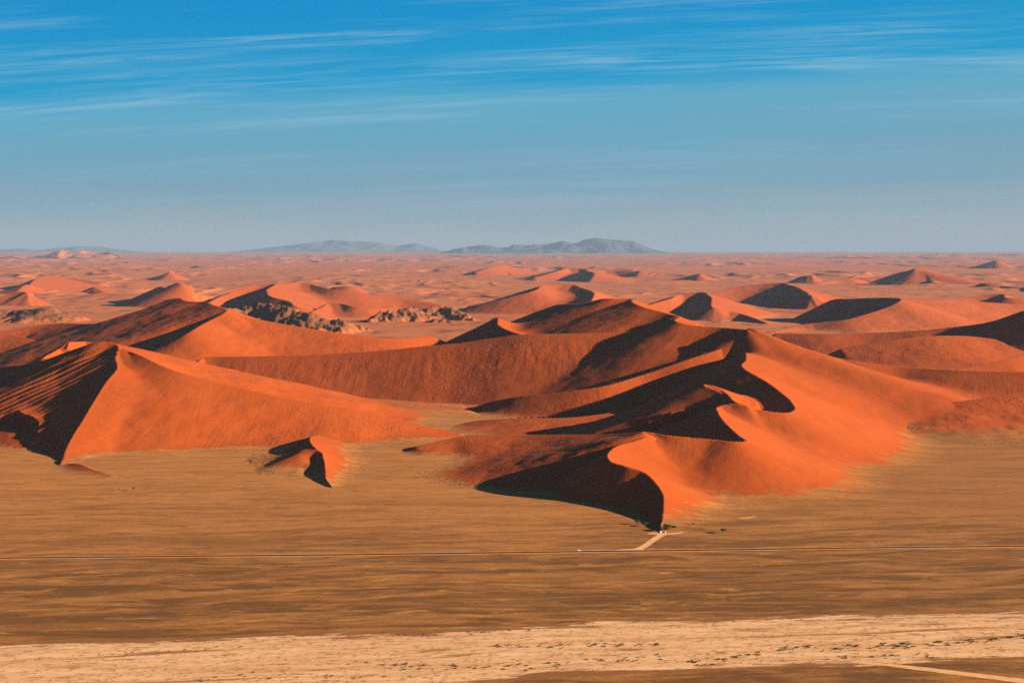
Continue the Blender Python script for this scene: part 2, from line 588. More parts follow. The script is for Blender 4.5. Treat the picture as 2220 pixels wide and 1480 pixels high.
def dune(branches, label, mat=None, gully=0.0, gully_w=25.0, lump=1.0, rough=0.25, base=0.0, soft=(2.5, 7.0),
         cell=None, name='dune', near=None, extra=None, skirt=0.5, concave=0.0, step0=None, falls=None, snap_min=-1e9, slip_blur=0.0, skirt_slip=1.0):
    Ss, Ts, As = [], [], []
    off = 0.0
    dist = None
    for br in branches:
        d0 = at(br[0][0], br[0][1], br[0][2])[1]
        step = step0 or max(6.0, d0 * 0.0018)
        S, T, A = crest_samples(br, step)
        Ss.append(S); Ts.append(T); As.append(A + off)
        off += A[-1] + 500.0
    S, T, A = np.vstack(Ss).astype(np.float32), np.vstack(Ts).astype(np.float32), np.concatenate(As).astype(np.float32)
    reach = ((np.maximum(S[:, 2] - base, 2) + 2.4 * soft[1]) / np.minimum(S[:, 3], S[:, 4])) + 40
    dmin, dmax = (S[:, 1] - reach).min(), (S[:, 1] + np.minimum(reach, 900)).max()
    dmin = max(dmin, 1500.0)
    if near:
        dmin = max(dmin, near)
    dm = float(np.median(S[:, 1]))
    c = (cell or QUAL) * dm / 1422.0
    t0 = ((S[:, 0] - reach) / S[:, 1]).min()
    t1 = ((S[:, 0] + reach) / S[:, 1]).max()
    t0, t1 = max(t0, -0.62), min(t1, 0.62)
    nc = max(12, int((t1 - t0) * dm / c))
    nr = max(12, int((dmax - dmin) / (1.25 * c)))
    tt = np.linspace(t0, t1, nc, dtype=np.float32)
    yy = np.linspace(dmin, dmax, nr, dtype=np.float32)
    Y = np.repeat(yy[:, None], nc, 1)
    X = Y * tt[None, :]
    x, y = X.ravel(), Y.ravel()
    n = len(x)
    best = np.full(n, -1e9, np.float32)
    bi = np.zeros(n, np.int32)
    bs = np.zeros(n, np.float32)
    bd = np.full(n, 1e9, np.float32)
    bh = np.zeros(n, np.float32)
    o = 0
    for kb, Sb in enumerate(Ss):
        m = len(Sb)
        z, i, ht, w, d = branch_surface(x, y, S[o:o + m], T[o:o + m], (falls or {}).get(kb))
        u = z > best
        best[u], bi[u], bs[u], bh[u] = z[u], i[u] + o, w[u], ht[u]
        bd = np.minimum(bd, d)
        o += m
    best = closing(best.reshape(Y.shape), 3).ravel()
    # wind rounds the flanks; the brinks stay sharp
    G = best.reshape(Y.shape)
    near_c = bd.reshape(Y.shape)
    M1 = bs.reshape(Y.shape)
    M0 = 1 - M1
    for rad, lim in ((2, 14.0), (4, 40.0), (8, 110.0)):
        Bl = side_blur(G, M0, M1, max(1, int(rad * 4.0 / c + 0.5)))
        lm = lim * max(1.0, c / 3.0)
        wgt = smooth01((near_c - lm) / (lm * 1.5))
        G = G + (Bl - G) * wgt
    # the sunlit flank is one smooth sheet
    wst = smooth01((near_c - 60.0) / 150.0) * (1 - bs.reshape(Y.shape))
    G = G + (side_blur(G, M0, M1, max(1, int(45.0 / c))) - G) * wst
    if slip_blur > 0:
        G = G + (side_blur(G, M0, M1, max(1, int(slip_blur / c))) - G) * smooth01((near_c - 35.0) / 60.0) * M1
    best = G.ravel()
    # true distance to the crest line, to keep the crest clean
    far = 1 - np.exp(-bd / 45.0)
    z = best - base
    if concave > 0:
        z = z + concave * bs * np.maximum(bd - 40.0, 0) * smooth01((bd - 40.0) / 200.0)
    z = z + lump * far * (5.0 * fbm(x / 190.0, y / 190.0, 3) + 1.2 * fbm(x / 45.0 + 9, y / 45.0, 2))
    tco = A[bi] + bh
    if gully > 0:
        wig = fbm(x / 260.0, y / 260.0, 2) * 14.0
        gl = gnoise((tco + wig) / gully_w, bd / 220.0 + 3.3) + 0.6 * gnoise((tco + wig) / (gully_w * 0.43) + 7.7, bd / 130.0)
        z = z + gully * gl * bs * smooth01((bd - 15) / 110.0) * smooth01(z / 25.0) * smooth01((380.0 - bd) / 200.0)
    if extra is not None:
        z = z + extra(x, y, bd, bs)
    k = soft[1] + (soft[0] - soft[1]) * bs
    zz = np.where(z / k > 20, z, k * np.log1p(np.exp(np.minimum(z / k, 20))))
    zz = zz - 0.45 - 0.25 * (k > 4)
    Z = (zz + base).reshape(Y.shape)
    keep = (zz > -0.25).reshape(Y.shape)
    # move the nearest grid vertex on to each crest sample so that the brink stays a clean line
    ri = np.rint((S[:, 1] - dmin) / (yy[1] - yy[0])).astype(int)
    ci = np.rint((S[:, 0] / S[:, 1] - t0) / (tt[1] - tt[0])).astype(int)
    ok = (ri > 0) & (ri < nr - 1) & (ci > 0) & (ci < nc - 1)
    Yc, Xc = Y.copy(), X.copy()
    zs = S[:, 2] - 0.05
    for r, q, sx, sy, sz in zip(ri[ok], ci[ok], S[ok, 0], S[ok, 1], zs[ok]):
        if abs(Z[r, q] - sz) < 2.5 and sz > base + 2.5 and sx > snap_min:
            Xc[r, q], Yc[r, q], Z[r, q] = sx, sy, sz
    rgh = np.full(n, rough, np.float32)
    rgh = np.clip(rgh * (0.55 + 1.6 * fbm(x / 320.0 + 5, y / 320.0, 2)), 0, 1) * smooth01(bd / 60.0)
    ob = grid_object(name, Xc, Yc, Z, keep, mat or MAT_DUNE,
                     {'hgt': np.maximum(zz, 0) * np.where(bs > 0.5, skirt_slip, skirt), 'tcoord': tco, 'crest': bd, 'rough': rgh})
    structure(ob, label, group='sand dunes')
    # report control points that another slope buries
    return ob


def left_gullies(x, y, bd, bs):
    """grooves running straight down the shaded face, towards lower left"""
    al, ac = -0.72 * x - 0.69 * y, 0.69 * x - 0.72 * y
    ac = ac + 10 * fbm(x / 240.0, y / 240.0, 2)
    g = gnoise(ac / 21.0, al / 420.0) + 0.6 * gnoise(ac / 9.5 + 5, al / 260.0)
    return 3.4 * g * bs * smooth01((bd - 8) / 70.0)


def dunes_near():
    # long ridge that winds from the front nose back to the highest brink
    dune([[(1430, 1146, 0, .52, .42), (1433, 1125, 8), (1438, 1095, 20, .52, .36), (1437, 1070, 31), (1421, 1045, 43), (1395, 1022, 55, .66, .38),
           (1360, 1010, 62), (1326, 1000, 66), (1317, 988, 72), (1324, 975, 78, .62, .38), (1345, 963, 82), (1375, 955, 84), (1398, 946, 87),
           (1395, 935, 90, .55, .36), (1450, 943, 88), (1540, 951, 83), (1600, 957, 81, .42, .34), (1617, 956, 80),
           (1602, 943, 85), (1572, 915, 95), (1557, 893, 104), (1560, 880, 108), (1577, 876, 110), (1600, 878, 110),
           (1618, 880, 109, .5, .35), (1597, 872, 113), (1580, 857, 120), (1563, 843, 128), (1545, 835, 133), (1530, 833, 135, .5, .35), (1560, 850, 123), (1600, 869, 111),
           (1650, 888, 101), (1700, 894, 95, .36, .34), (1722, 888, 95), (1718, 873, 102), (1690, 847, 116), (1655, 822, 132), (1612, 797, 153, .42, .27),
           (1617, 780, 161), (1617, 765, 170), (1608, 740, 190, .55, .22), (1622, 714, 226)],
          [(1622, 714, 226, .3, .33), (1680, 735, 194), (1760, 762, 156, .3, .32), (1850, 781, 134), (1950, 794, 119), (2080, 802, 116), (2220, 806, 116), (2420, 812, 114)],
          ], 'long orange dune ridge winding from the car park back to the tall central brink', rough=0.10, lump=0.6, soft=(2.5, 9.0), skirt=0.16)
    # big bowl facing the camera
    dune([[(1622, 714, 225.5, .38, .3), (1560, 709, 226), (1500, 704, 231), (1480, 700, 236), (1467, 684, 249, .36, .35), (1440, 677, 256, .29, .35), (1395, 665, 271), (1372, 655, 283), (1357, 647, 290, .28, .35),
           (1330, 647, 290), (1303, 648, 283, .30, .35), (1270, 656, 263), (1210, 660, 245, .36, .35), (1180, 672, 206), (1110, 697, 140)],
          [(1467, 684, 250, .38, .35), (1440, 698, 231), (1420, 708, 217), (1360, 718, 202, .36, .3), (1300, 721, 197), (1200, 723, 192.5), (1130, 725, 188), (1070, 732, 176, .36, .35),
           (1005, 742, 160, .36, .4), (940, 748, 150, .35, .4), (820, 760, 130, .34, .4), (700, 768, 116, .32, .4), (560, 772, 108),
           (440, 776, 100, .3, .4), (424, 790, 87), (415, 799, 76)],
          [(1132, 724, 184, .45, .3), (1105, 716, 193, .45, .3), (1080, 703, 203, .45, .35), (1067, 692, 213, .45, .35), (1050, 702, 197, .35, .4), (1028, 725, 164, .35, .4)],
          ], 'broad dark red dune bowl facing the camera in the middle of the picture', gully=1.0, gully_w=24, rough=0.38, lump=0.55, falls={1: (0.03, -1.0)})
    # terrace with the lit strip below the bowl
    dune([[(1022, 890, 2, .2, .5), (1050, 875, 18, .2, .5), (1100, 863, 40), (1200, 851, 60), (1300, 838, 78), (1400, 810, 108, .22, .5), (1500, 776, 149), (1560, 757, 171), (1598, 745, 180)],
          [(1030, 913, 6, .22, .1), (1060, 909, 13), (1120, 906, 20), (1240, 904, 26), (1330, 893, 34), (1370, 882, 40)]],
         'sunlit orange terrace curving left from the tall central brink', gully=0.8, rough=0.35)
    # left front dune
    dune([[(130, 1006, 0, .50, .40), (142, 975, 14, .48, .3), (158, 945, 35, .45, .24), (180, 910, 62, .42, .22), (205, 868, 98), (235, 822, 140, .38, .215), (249, 806, 154), (255, 797, 162),
           (254, 788, 169), (252, 779, 177), (253, 766, 189), (257, 753, 200, .38, .25), (250, 745, 207), (235, 741, 211), (215, 740, 212, .38, .35), (170, 753, 195),
           (100, 778, 160), (0, 795, 125), (-180, 815, 80)],
          [(257, 753, 199, .35, .58), (300, 768, 188, .35, .40), (380, 803, 155, .35, .34), (480, 830, 125), (600, 858, 95), (740, 884, 66, .3, .30), (860, 908, 38), (940, 927, 18, .3, .25), (997, 940, 5)]],
         'steep orange dune with a dark gullied left face at the left edge', rough=0.45, concave=0.05, extra=left_gullies, step0=2.6, snap_min=-1170.0, slip_blur=24.0)
    # small dune in front with a dark hollow
    dune([[(715, 1054, 0, .5, .4), (706, 1040, 5), (705, 1018, 13), (701, 992, 22), (694, 978, 28), (680, 974, 29, .22, .3), (655, 974, 27, .14, .25), (630, 984, 18, .11, .15), (595, 993, 9, .09, .1), (550, 1000, 2)],
          [(694, 978, 28, .4, .35), (676, 962, 28), (674, 947, 27, .35, .3), (690, 942, 20)]],
         'small low dune with a black hollow standing alone on the tan flat', rough=0.7, skirt=0.25, skirt_slip=0.16, soft=(2, 6), lump=0.4, cell=0.8)
    dune([[(150, 1004, 2, .45, .25), (172, 1005, 8), (200, 1016, 6), (248, 1031, 1)]],
         'tiny dark sand lip at the foot of the left front dune', rough=0.1, soft=(1.0, 3.0), lump=0.2, cell=0.7)
    dune([[(470, 848, 4, .05, .12), (560, 858, 20), (640, 868, 20), (760, 881, 16), (900, 888, 12), (1015, 891, 4)]],
         'gentle rough tan swell behind the left dune ridge', MAT_ROUGH, rough=0.9, soft=(6, 6), lump=0.5, skirt=0.04)
    # rough low swell between left dune and winding ridge
    dune([[(905, 968, 10, .2, .2), (1000, 945, 26, .35, .16), (1130, 942, 32), (1260, 941, 46), (1330, 940, 62), (1392, 936, 95, .4, .25)]],
         'rough streaked orange slope between the left dune and the winding ridge', gully=0.6, gully_w=30, rough=0.5)
    # low hummocky dune along the right foot
    dune([[(1660, 908, 22, .3, .16), (1700, 905, 26, .3, .16), (1780, 901, 32, .3, .16), (1900, 890, 42, .45, .18), (2000, 880, 52), (2100, 867, 66, .5, .22), (2220, 848, 84), (2400, 835, 98)]],
         'low hummocky orange dune along the right edge of the plain', rough=0.8, gully=1.0, skirt=0.12, lump=1.4)


def dunes_mid():
    dune([[(273, 762, 90, .36, .35), (330, 753, 108), (370, 742, 128), (405, 723, 158), (430, 708, 180), (460, 692, 200), (488, 677, 223, .29, .35), (460, 660, 245), (443, 654, 251), (410, 653, 250), (398, 650, 252),
           (383, 646, 255, .29, .4), (360, 650, 245), (333, 660, 228), (280, 690, 170, .32, .3), (217, 700, 146), (100, 703, 128), (0, 718, 100), (-180, 742, 60)],
          [(488, 677, 222, .35, .6), (560, 692, 195, .35, .30), (650, 708, 168), (740, 722, 145), (840, 733, 125), (930, 727, 120)]],
         'twin peaked brown dune with a bright orange right flank behind the left dune', gully=2.0, rough=0.5)
    dune([[(-200, 700, 150, .3, .3), (0, 719, 110), (67, 735, 85), (120, 751, 62)]], 'plain orange sand slope at the far left edge', rough=0.6)
    dune([[(96, 773, 150, .55, .5), (130, 754, 165), (148, 741, 176), (146, 752, 168)], [(148, 741, 176, .5, .5), (190, 740, 172), (215, 742, 170)]],
         'small sharp brink just behind the left front dune', rough=0.1, cell=0.8, lump=0.3)
    dune([[(677, 673, 60, .5, .3), (643, 663, 90), (627, 653, 115), (590, 643, 140), (578, 630, 170), (581, 616, 200, .4, .3), (533, 623, 180), (483, 640, 130), (448, 658, 85)],
          [(581, 616, 200, .35, .3), (620, 613, 200), (650, 613, 195), (740, 630, 150), (873, 647, 90), (957, 660, 50)]],
         'dune with a black shaded face and wide pink flank behind the rocks', MAT_FAR)
    dune([[(676, 675, 55, .5, .35), (700, 664, 78), (720, 656, 94), (742, 658, 90), (773, 665, 75), (840, 668, 60), (850, 672, 40)]], 'low dark brown dune beside the rocky hill', MAT_FAR)
    dune([[(1020, 662, 55, .30, .3), (1057, 655, 80), (1140, 635, 145), (1200, 617, 188), (1233, 616, 190), (1260, 623, 172), (1288, 633, 150, .5, .3), (1284, 650, 110)]], 'rounded brown dune behind the central bowl', MAT_FAR)
    dune([[(1660, 699, 8, .45, .3), (1630, 687, 30), (1580, 673, 60), (1551, 667, 80), (1542, 659, 97), (1543, 647, 125), (1537, 640, 140), (1515, 633, 155, .45, .3), (1490, 635, 148), (1450, 648, 115), (1393, 664, 75)]],
         'curved dune with a black hollow right of the central bowl', MAT_FAR)
    dune([[(1535, 638, 72, .26, .3), (1597, 623, 125), (1667, 614, 160), (1690, 613, 165), (1712, 617, 155), (1740, 628, 130), (1754, 638, 105, .4, .3), (1752, 650, 70), (1740, 658, 40)]], 'smooth round topped brown dune on the right', MAT_FAR)
    dune([[(1668, 719, 5, .5, .3), (1763, 700, 40), (1830, 693, 60), (1880, 680, 90), (1920, 667, 120), (1945, 656, 147, .5, .3), (1932, 645, 165, .45, .3), (1850, 647, 150), (1790, 655, 115), (1768, 667, 75)],
          [(1936, 646, 163, .35, .27), (2030, 649, 148), (2090, 652, 132), (2220, 660, 102), (2420, 672, 62)]],
         'wide orange dune with a long black hollow on the right', MAT_FAR, rough=0.5)
    dune([[(1685, 722, 84, .3, .4), (1780, 723, 86, .3, .4), (1880, 721, 91), (1980, 717, 102), (2080, 707, 125), (2150, 696, 154), (2220, 673, 205, .3, .5), (2350, 645, 262)]],
         'long brown ridge running to a black face at the right edge', rough=0.3)
    dune([[(1825, 755, 58, .35, .24), (1890, 743, 79), (1960, 733, 97), (2060, 727, 106), (2110, 729, 101), (2160, 735, 90), (2220, 738, 82), (2400, 745, 62)]],
         'low lit hump of orange sand before the right hand ridge', rough=0.45)
    dune([[(2050, 804, 68, .3, .3), (2113, 793, 80), (2180, 780, 95), (2220, 770, 105), (2330, 752, 120)]], 'small lit sand rise at the right edge', rough=0.5)
    dune([[(2070, 653, 65, .35, .45), (2113, 643, 95), (2150, 638, 112), (2167, 637, 116), (2185, 645, 98), (2240, 648, 88), (2350, 640, 100)]], 'black faced dune on the far right skyline of the sand', MAT_FAR)


FAR = [
    ([(1108, 596, 5), (1102, 586, 80), (1096, 575, 165), (1060, 580, 130), (1034, 588, 70)], 'sharp triangular far dune left of the centre'),
    ([(1277, 611, 5), (1288, 595, 100), (1272, 587, 140), (1267, 583, 155), (1240, 581, 165), (1207, 588, 130), (1160, 601, 50)], 'broad dark far dune right of the centre'),
    ([(1393, 598, 15), (1390, 587, 102), (1375, 588, 92), (1360, 587, 98), (1320, 585, 110), (1281, 590, 80)], 'flat topped dark far dune'),
    ([(1433, 597, 10), (1424, 590, 60), (1411, 593, 40)], 'tiny dark far dune beside the flat topped one'),
    ([(1534, 608, 5), (1524, 598, 70), (1513, 598, 75), (1495, 608, 10)], 'small dark cone dune on the far plain'),
    ([(1774, 613, 8), (1770, 603, 70), (1743, 598, 100), (1724, 604, 60)], 'dark far dune left of a low ridge'),
    ([(1870, 607, 45), (1845, 605, 60), (1820, 606, 55), (1768, 616, 8)], 'low brown far ridge'),
    ([(1880, 594, 60), (1868, 595, 55), (1846, 602, 15)], 'thin dark far ridge above the low ridge'),
    ([(2036, 618, 5), (2026, 610, 50), (2002, 603, 85), (1994, 597, 120), (2004, 588, 160), (1987, 587, 165), (1947, 591, 135), (1902, 606, 40)], 'large far dune with a pale right flank'),
    ([(2165, 576, 10), (2157, 565, 180), (2138, 570, 110), (2118, 576, 20)], 'farthest bright sided dune on the right'),
    ([(2172, 619, 8), (2160, 615, 45), (2148, 614, 50), (2122, 618, 12)], 'low dark far lens of sand on the right'),
    ([(379, 604, 5), (377, 597, 60), (366, 591, 110), (345, 598, 60), (316, 606, 8)], 'lone dark far dune on the left'),
    ([(64, 654, 10), (70, 645, 60), (63, 638, 90), (48, 632, 110), (0, 643, 70), (-60, 655, 30)], 'brown rounded dune at the left edge'),
    ([(70, 633, 15), (82, 625, 60), (62, 617, 100), (40, 629, 50)], 'dark wedge dune above the rounded one'),
    ([(62, 618, 80), (70, 610, 110), (82, 602, 140), (140, 600, 120), (220, 612, 60)], 'long pale crested dune at the far left'),
    ([(187, 638, 5), (202, 626, 60), (196, 624, 65), (175, 634, 10)], 'small dark dune on the left sand sea'),
    ([(415, 655, 20), (415, 643, 80), (398, 621, 160), (363, 626, 130), (340, 623, 130), (322, 632, 90), (295, 644, 30)], 'pyramid shaped dune behind the twin peaks'),
    ([(552, 617, 75), (530, 621, 60), (473, 634, 10)], 'thin dark ridge left of the black faced dune'),
    ([(803, 634, 5), (780, 631, 40), (777, 623, 80), (758, 620, 95), (738, 621, 90), (712, 627, 50)], 'dark stepped dune above the pink flank'),
]


def dunes_far():
    for pts, label in FAR:
        p = [(*pts[0], .42, .22)] + list(pts[1:])
        dune([p], label + ' in the distance', MAT_FAR, rough=0.1, soft=(3, 12), lump=0.6)


# ------------------------------------------------------------------ ground
def build_ground():
    t_in = np.linspace(-0.40, 0.40, 520)
    t_out = np.array([0.44, 0.5, 0.6, 0.75, 0.95, 1.2, 1.6])
    tt = np.concatenate([-t_out[::-1], t_in, t_out])
    ya = np.linspace(150, 1450, 20, endpoint=False)
    yb = 1450 * np.exp(np.linspace(0, math.log(8000 / 1450.), 150, endpoint=False))
    yc = 8000 * np.exp(np.linspace(0, math.log(143000 / 8000.), 500))
    yy = np.concatenate([ya, yb, yc])
    Y = np.repeat(yy[:, None], len(tt), 1)
    X = Y * tt[None, :]
    Z = 1.2 * fbm(X / 300.0, Y / 140.0, 3) * smooth01((Y - 2900) / 500)
    # sand sea: ever more small dunes with distance
    w = smooth01((Y - 8500) / 7000.0)
    k = 1 + Y / 22000.0
    a = fbm(X / (420.0 * k) + 3, Y / (900.0 * k), 3)
    ridge = np.maximum(0, 0.42 - np.abs(gnoise(X / (480.0 * k) + a * 0.9, Y / (820.0 * k)))) ** 1.5
    patch = smooth01(fbm(X / 5200.0 + 2, Y / 9000.0 + 5, 3) * 1.6 + 0.45)
    Z = Z + w * (9.0 * a + 120.0 * ridge * patch * k ** 0.6)
    Z = Z * (1 - 0.6 * smooth01((Y - 70000) / 25000.0))
    ob = grid_object('ground', X, Y, Z, None, MAT_GROUND)
    structure(ob, 'brown and tan gravel plain reaching to the red horizon', None)


build_ground()
dunes_near()
dunes_mid()
dunes_far()


# ------------------------------------------------------------------ rocky hills among the dunes
def rocky(pts, label, amp, wl, slope=0.5, cell=1.3):
    def extra(x, y, bd, bs):
        a = fbm(x / wl, y / wl, 5, 0.62)
        r = 0.6 - np.abs(gnoise(x / (wl * 0.55) + 0.5 * a, y / (wl * 1.1)))
        return amp * (0.9 * a + 0.7 * r - 0.3)
    dune([[(*pts[0], slope, slope)] + list(pts[1:])], label, MAT_ROCK, lump=0.0, rough=0.0, cell=cell, name='rocky_hill', extra=extra, soft=(3, 3))


rocky([(478, 676, 110), (533, 662, 142), (583, 660, 148), (612, 664, 140), (650, 674, 118), (700, 688, 85), (745, 697, 62), (768, 705, 30)],
      'craggy ochre rock ridge between the dunes left of the centre', 34, 130)
rocky([(806, 690, 25), (828, 676, 62), (862, 672, 72), (880, 669, 80), (898, 668, 70)], 'left jagged outcrop of the brown rocks in the sand hollow', 30, 90)
rocky([(925, 672, 62), (945, 662, 90), (958, 661, 92), (972, 669, 70), (1000, 676, 52), (1022, 688, 20)], 'right jagged outcrop of the brown rocks in the sand hollow', 32, 90)
rocky([(932, 694, 12), (950, 690, 26), (966, 692, 20), (978, 698, 6)], 'small rock knob below the right jagged outcrop', 14, 45)
rocky([(-60, 684, 40), (30, 674, 60), (70, 670, 75), (108, 666, 88), (128, 674, 66), (180, 687, 22)], 'low tan rocky rise at the left edge behind the dunes', 20, 160, 0.28)


# ------------------------------------------------------------------ far mountains
def mountain_material(name, c0, c1):
    m, nt, b = new_mat(name)
    n = noise_n(nt, geo_pos(nt), 0.0012, 5, 0.6)
    nt.links.new(mix_c(nt, ramp(nt, [(0.35, 0.0), (0.65, 1.0)], n), c0, c1), b.inputs['Base Color'])
    return m


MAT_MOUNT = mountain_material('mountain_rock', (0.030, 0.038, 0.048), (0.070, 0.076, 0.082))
MAT_HAZED = mountain_material('haze_tinted_mountain_rock', (0.075, 0.088, 0.093), (0.10, 0.108, 0.11))  # rock colour lightened and blued to blend with the haze, haze painted in


def mountain(sil, dist, label, depth=3500.0, rough=120.0, mat=None):
    us = np.array([p[0] for p in sil], float)
    zs = np.array([CAM_H - (p[1] - HORIZON) / FPX * dist for p in sil])
    xs = (us - PW / 2) / FPX * dist
    nx = max(60, int((us[-1] - us[0]) * 0.8))
    x = np.linspace(xs[0], xs[-1], nx)
    top = np.interp(x, xs, zs)
    v = np.linspace(-1, 1, 34)
    X = np.repeat(x[None, :], len(v), 0)
    V = np.repeat(v[:, None], nx, 1)
    Y = dist + V * depth + 600 * fbm(X / 2500.0, V * 2, 2)
    prof = 1 - np.abs(V) ** 0.85
    spur = fbm(X / 1900.0 + V * 0.6, V * 1.6 + 3, 4)
    Z = top[None, :] * prof + rough * spur * (4 * prof * (1 - prof) + 0.12 * prof) - 60 * (1 - prof)
    Z = np.minimum(Z, top[None, :] + 8)
    ob = grid_object('mountain', X, Y, Z, None, mat or MAT_MOUNT)
    structure(ob, label, group='mountains on the horizon')


mountain([(940, 552), (975, 543), (1000, 537), (1030, 532), (1060, 530), (1080, 535), (1100, 535), (1112, 530), (1140, 531), (1170, 529), (1200, 525), (1222, 522), (1238, 526),
          (1254, 524), (1264, 518), (1285, 515), (1305, 516), (1322, 518), (1350, 518), (1372, 522), (1390, 529), (1410, 538), (1432, 545), (1470, 552)],
         112000.0, 'blue grey mountain range with a domed summit right of the centre', 4500, 420)
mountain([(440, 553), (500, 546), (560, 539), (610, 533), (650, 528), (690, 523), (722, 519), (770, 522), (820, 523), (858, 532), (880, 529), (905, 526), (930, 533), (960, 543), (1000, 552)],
         138000.0, 'faint bluish mountain range left of the centre, almost lost in haze', 2500, 110, MAT_HAZED)
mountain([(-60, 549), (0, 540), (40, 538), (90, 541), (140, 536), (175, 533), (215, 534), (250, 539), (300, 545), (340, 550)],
         136000.0, 'faint pale hills on the horizon at the far left', 2500, 90, MAT_HAZED)
mountain([(70, 560), (100, 553), (116, 549), (128, 543), (140, 540), (152, 545), (165, 546), (180, 542), (196, 544), (212, 549), (228, 547), (240, 546), (262, 556)],
         62000.0, 'small pink rocky hills on the horizon at the left', 1600, 160, MAT_FAR)
for i, (u0, u1, v0, d0) in enumerate([(1990, 2100, 549, 70000.), (2130, 2290, 550, 76000.), (1790, 1900, 552, 62000.), (1620, 1700, 550, 80000.), (-40, 60, 553, 60000.)]):
    w = u1 - u0
    mountain([(u0, v0 + 6), (u0 + .2 * w, v0 + 2), (u0 + .38 * w, v0), (u0 + .55 * w, v0 + 2), (u0 + .75 * w, v0 + 1), (u1, v0 + 7)], d0,
             ['long low dune hill on the right horizon', 'low dune hill at the right end of the horizon', 'low dune hill under the right horizon', 'thin low hill on the horizon right of the domed mountain', 'low hill at the left end of the horizon'][i],
             1200, 60, MAT_FAR)


# ------------------------------------------------------------------ roads and the dry wash
def ribbon(name, px, half_w, z, mat, label, step=25.0, jitter=0.0, xsub=2, seed=0):
    P = np.array([at(u, v, 0.0)[:2] for u, v in px])
    d = np.concatenate([[0], np.cumsum(np.linalg.norm(np.diff(P, axis=0), axis=1))])
    t = np.linspace(0, d[-1], max(8, int(d[-1] / step)))
    hw = np.interp(t, d, half_w) if hasattr(half_w, '__len__') else np.full(len(t), half_w)
    C = np.stack([np.interp(t, d, P[:, 0]), np.interp(t, d, P[:, 1])], -1)
    T = np.gradient(C, axis=0)
    T /= np.linalg.norm(T, axis=1, keepdims=True)
    N = np.stack([-T[:, 1], T[:, 0]], -1)
    ks = np.linspace(-1, 1, xsub + 1)
    X = np.zeros((len(ks), len(t))); Y = X.copy()
    for i, k in enumerate(ks):
        j = jitter * fbm(t / 18.0 + seed, np.full(len(t), 3.7 * i + seed), 3) * (abs(k) > 0.99)
        X[i] = C[:, 0] + N[:, 0] * (hw * k + j)
        Y[i] = C[:, 1] + N[:, 1] * (hw * k + j)
    ob = grid_object(name, X, Y, np.full_like(X, z), None, mat)
    structure(ob, label)
    return ob


MAT_ASPH = plain_material('asphalt', (0.040, 0.022, 0.011), 0.95, 0.0, 0.2, 0.2)
MAT_SHOULDER = plain_material('pale_gravel', (0.40, 0.165, 0.055), 0.95, 0.05, 0.18, 0.08)
MAT_TRACK = plain_material('pale_track', (0.52, 0.25, 0.105), 0.95, 0.05, 0.15, 0.1)

ROADPX = [(-700, 1216), (0, 1209), (370, 1205.5), (740, 1202), (1260, 1195), (1480, 1192.5), (1700, 1189), (2220, 1183), (2950, 1176)]
ribbon('road_shoulder', ROADPX, 10.0, 0.12, MAT_SHOULDER, 'pale gravel shoulders along the straight road', 20, 3.0)
ribbon('road', ROADPX, 4.2, 0.30, MAT_ASPH, 'dark straight road crossing the plain')
ribbon('track', [(1440, 1156), (1427, 1163), (1412, 1173), (1398, 1183), (1386, 1189), (1380, 1193)], [7, 6.5, 6, 6, 7, 12], 0.2, MAT_TRACK, 'pale side track from the road up to the parking place', 5, 1.0)
ribbon('parking_ground', [(1405, 1156.5), (1430, 1155.5), (1455, 1155.5), (1482, 1154)], [3, 9, 10, 3], 0.16, MAT_TRACK, 'pale trampled parking ground at the nose of the dune', 4, 2.0)
ribbon('track_branch', [(1398, 1187), (1370, 1190), (1330, 1193), (1290, 1195)], [4, 4, 3, 3], 0.18, MAT_TRACK, 'faint pale branch of the side track joining the road', 6, 0.8)
ribbon('wash_track', [(1860, 1436), (1930, 1441), (1990, 1448), (2100, 1461), (2270, 1482), (2500, 1510)], [3, 5, 7, 8, 9, 9], 0.2, MAT_TRACK, 'pale track leaving the dry wash at the lower right', 6, 1.5)
ribbon('track_scar', [(1600, 1123), (1620, 1122), (1640, 1119)], [2, 5, 2], 0.2, MAT_TRACK, 'short pale bare patch right of the dune nose', 4, 1.5)


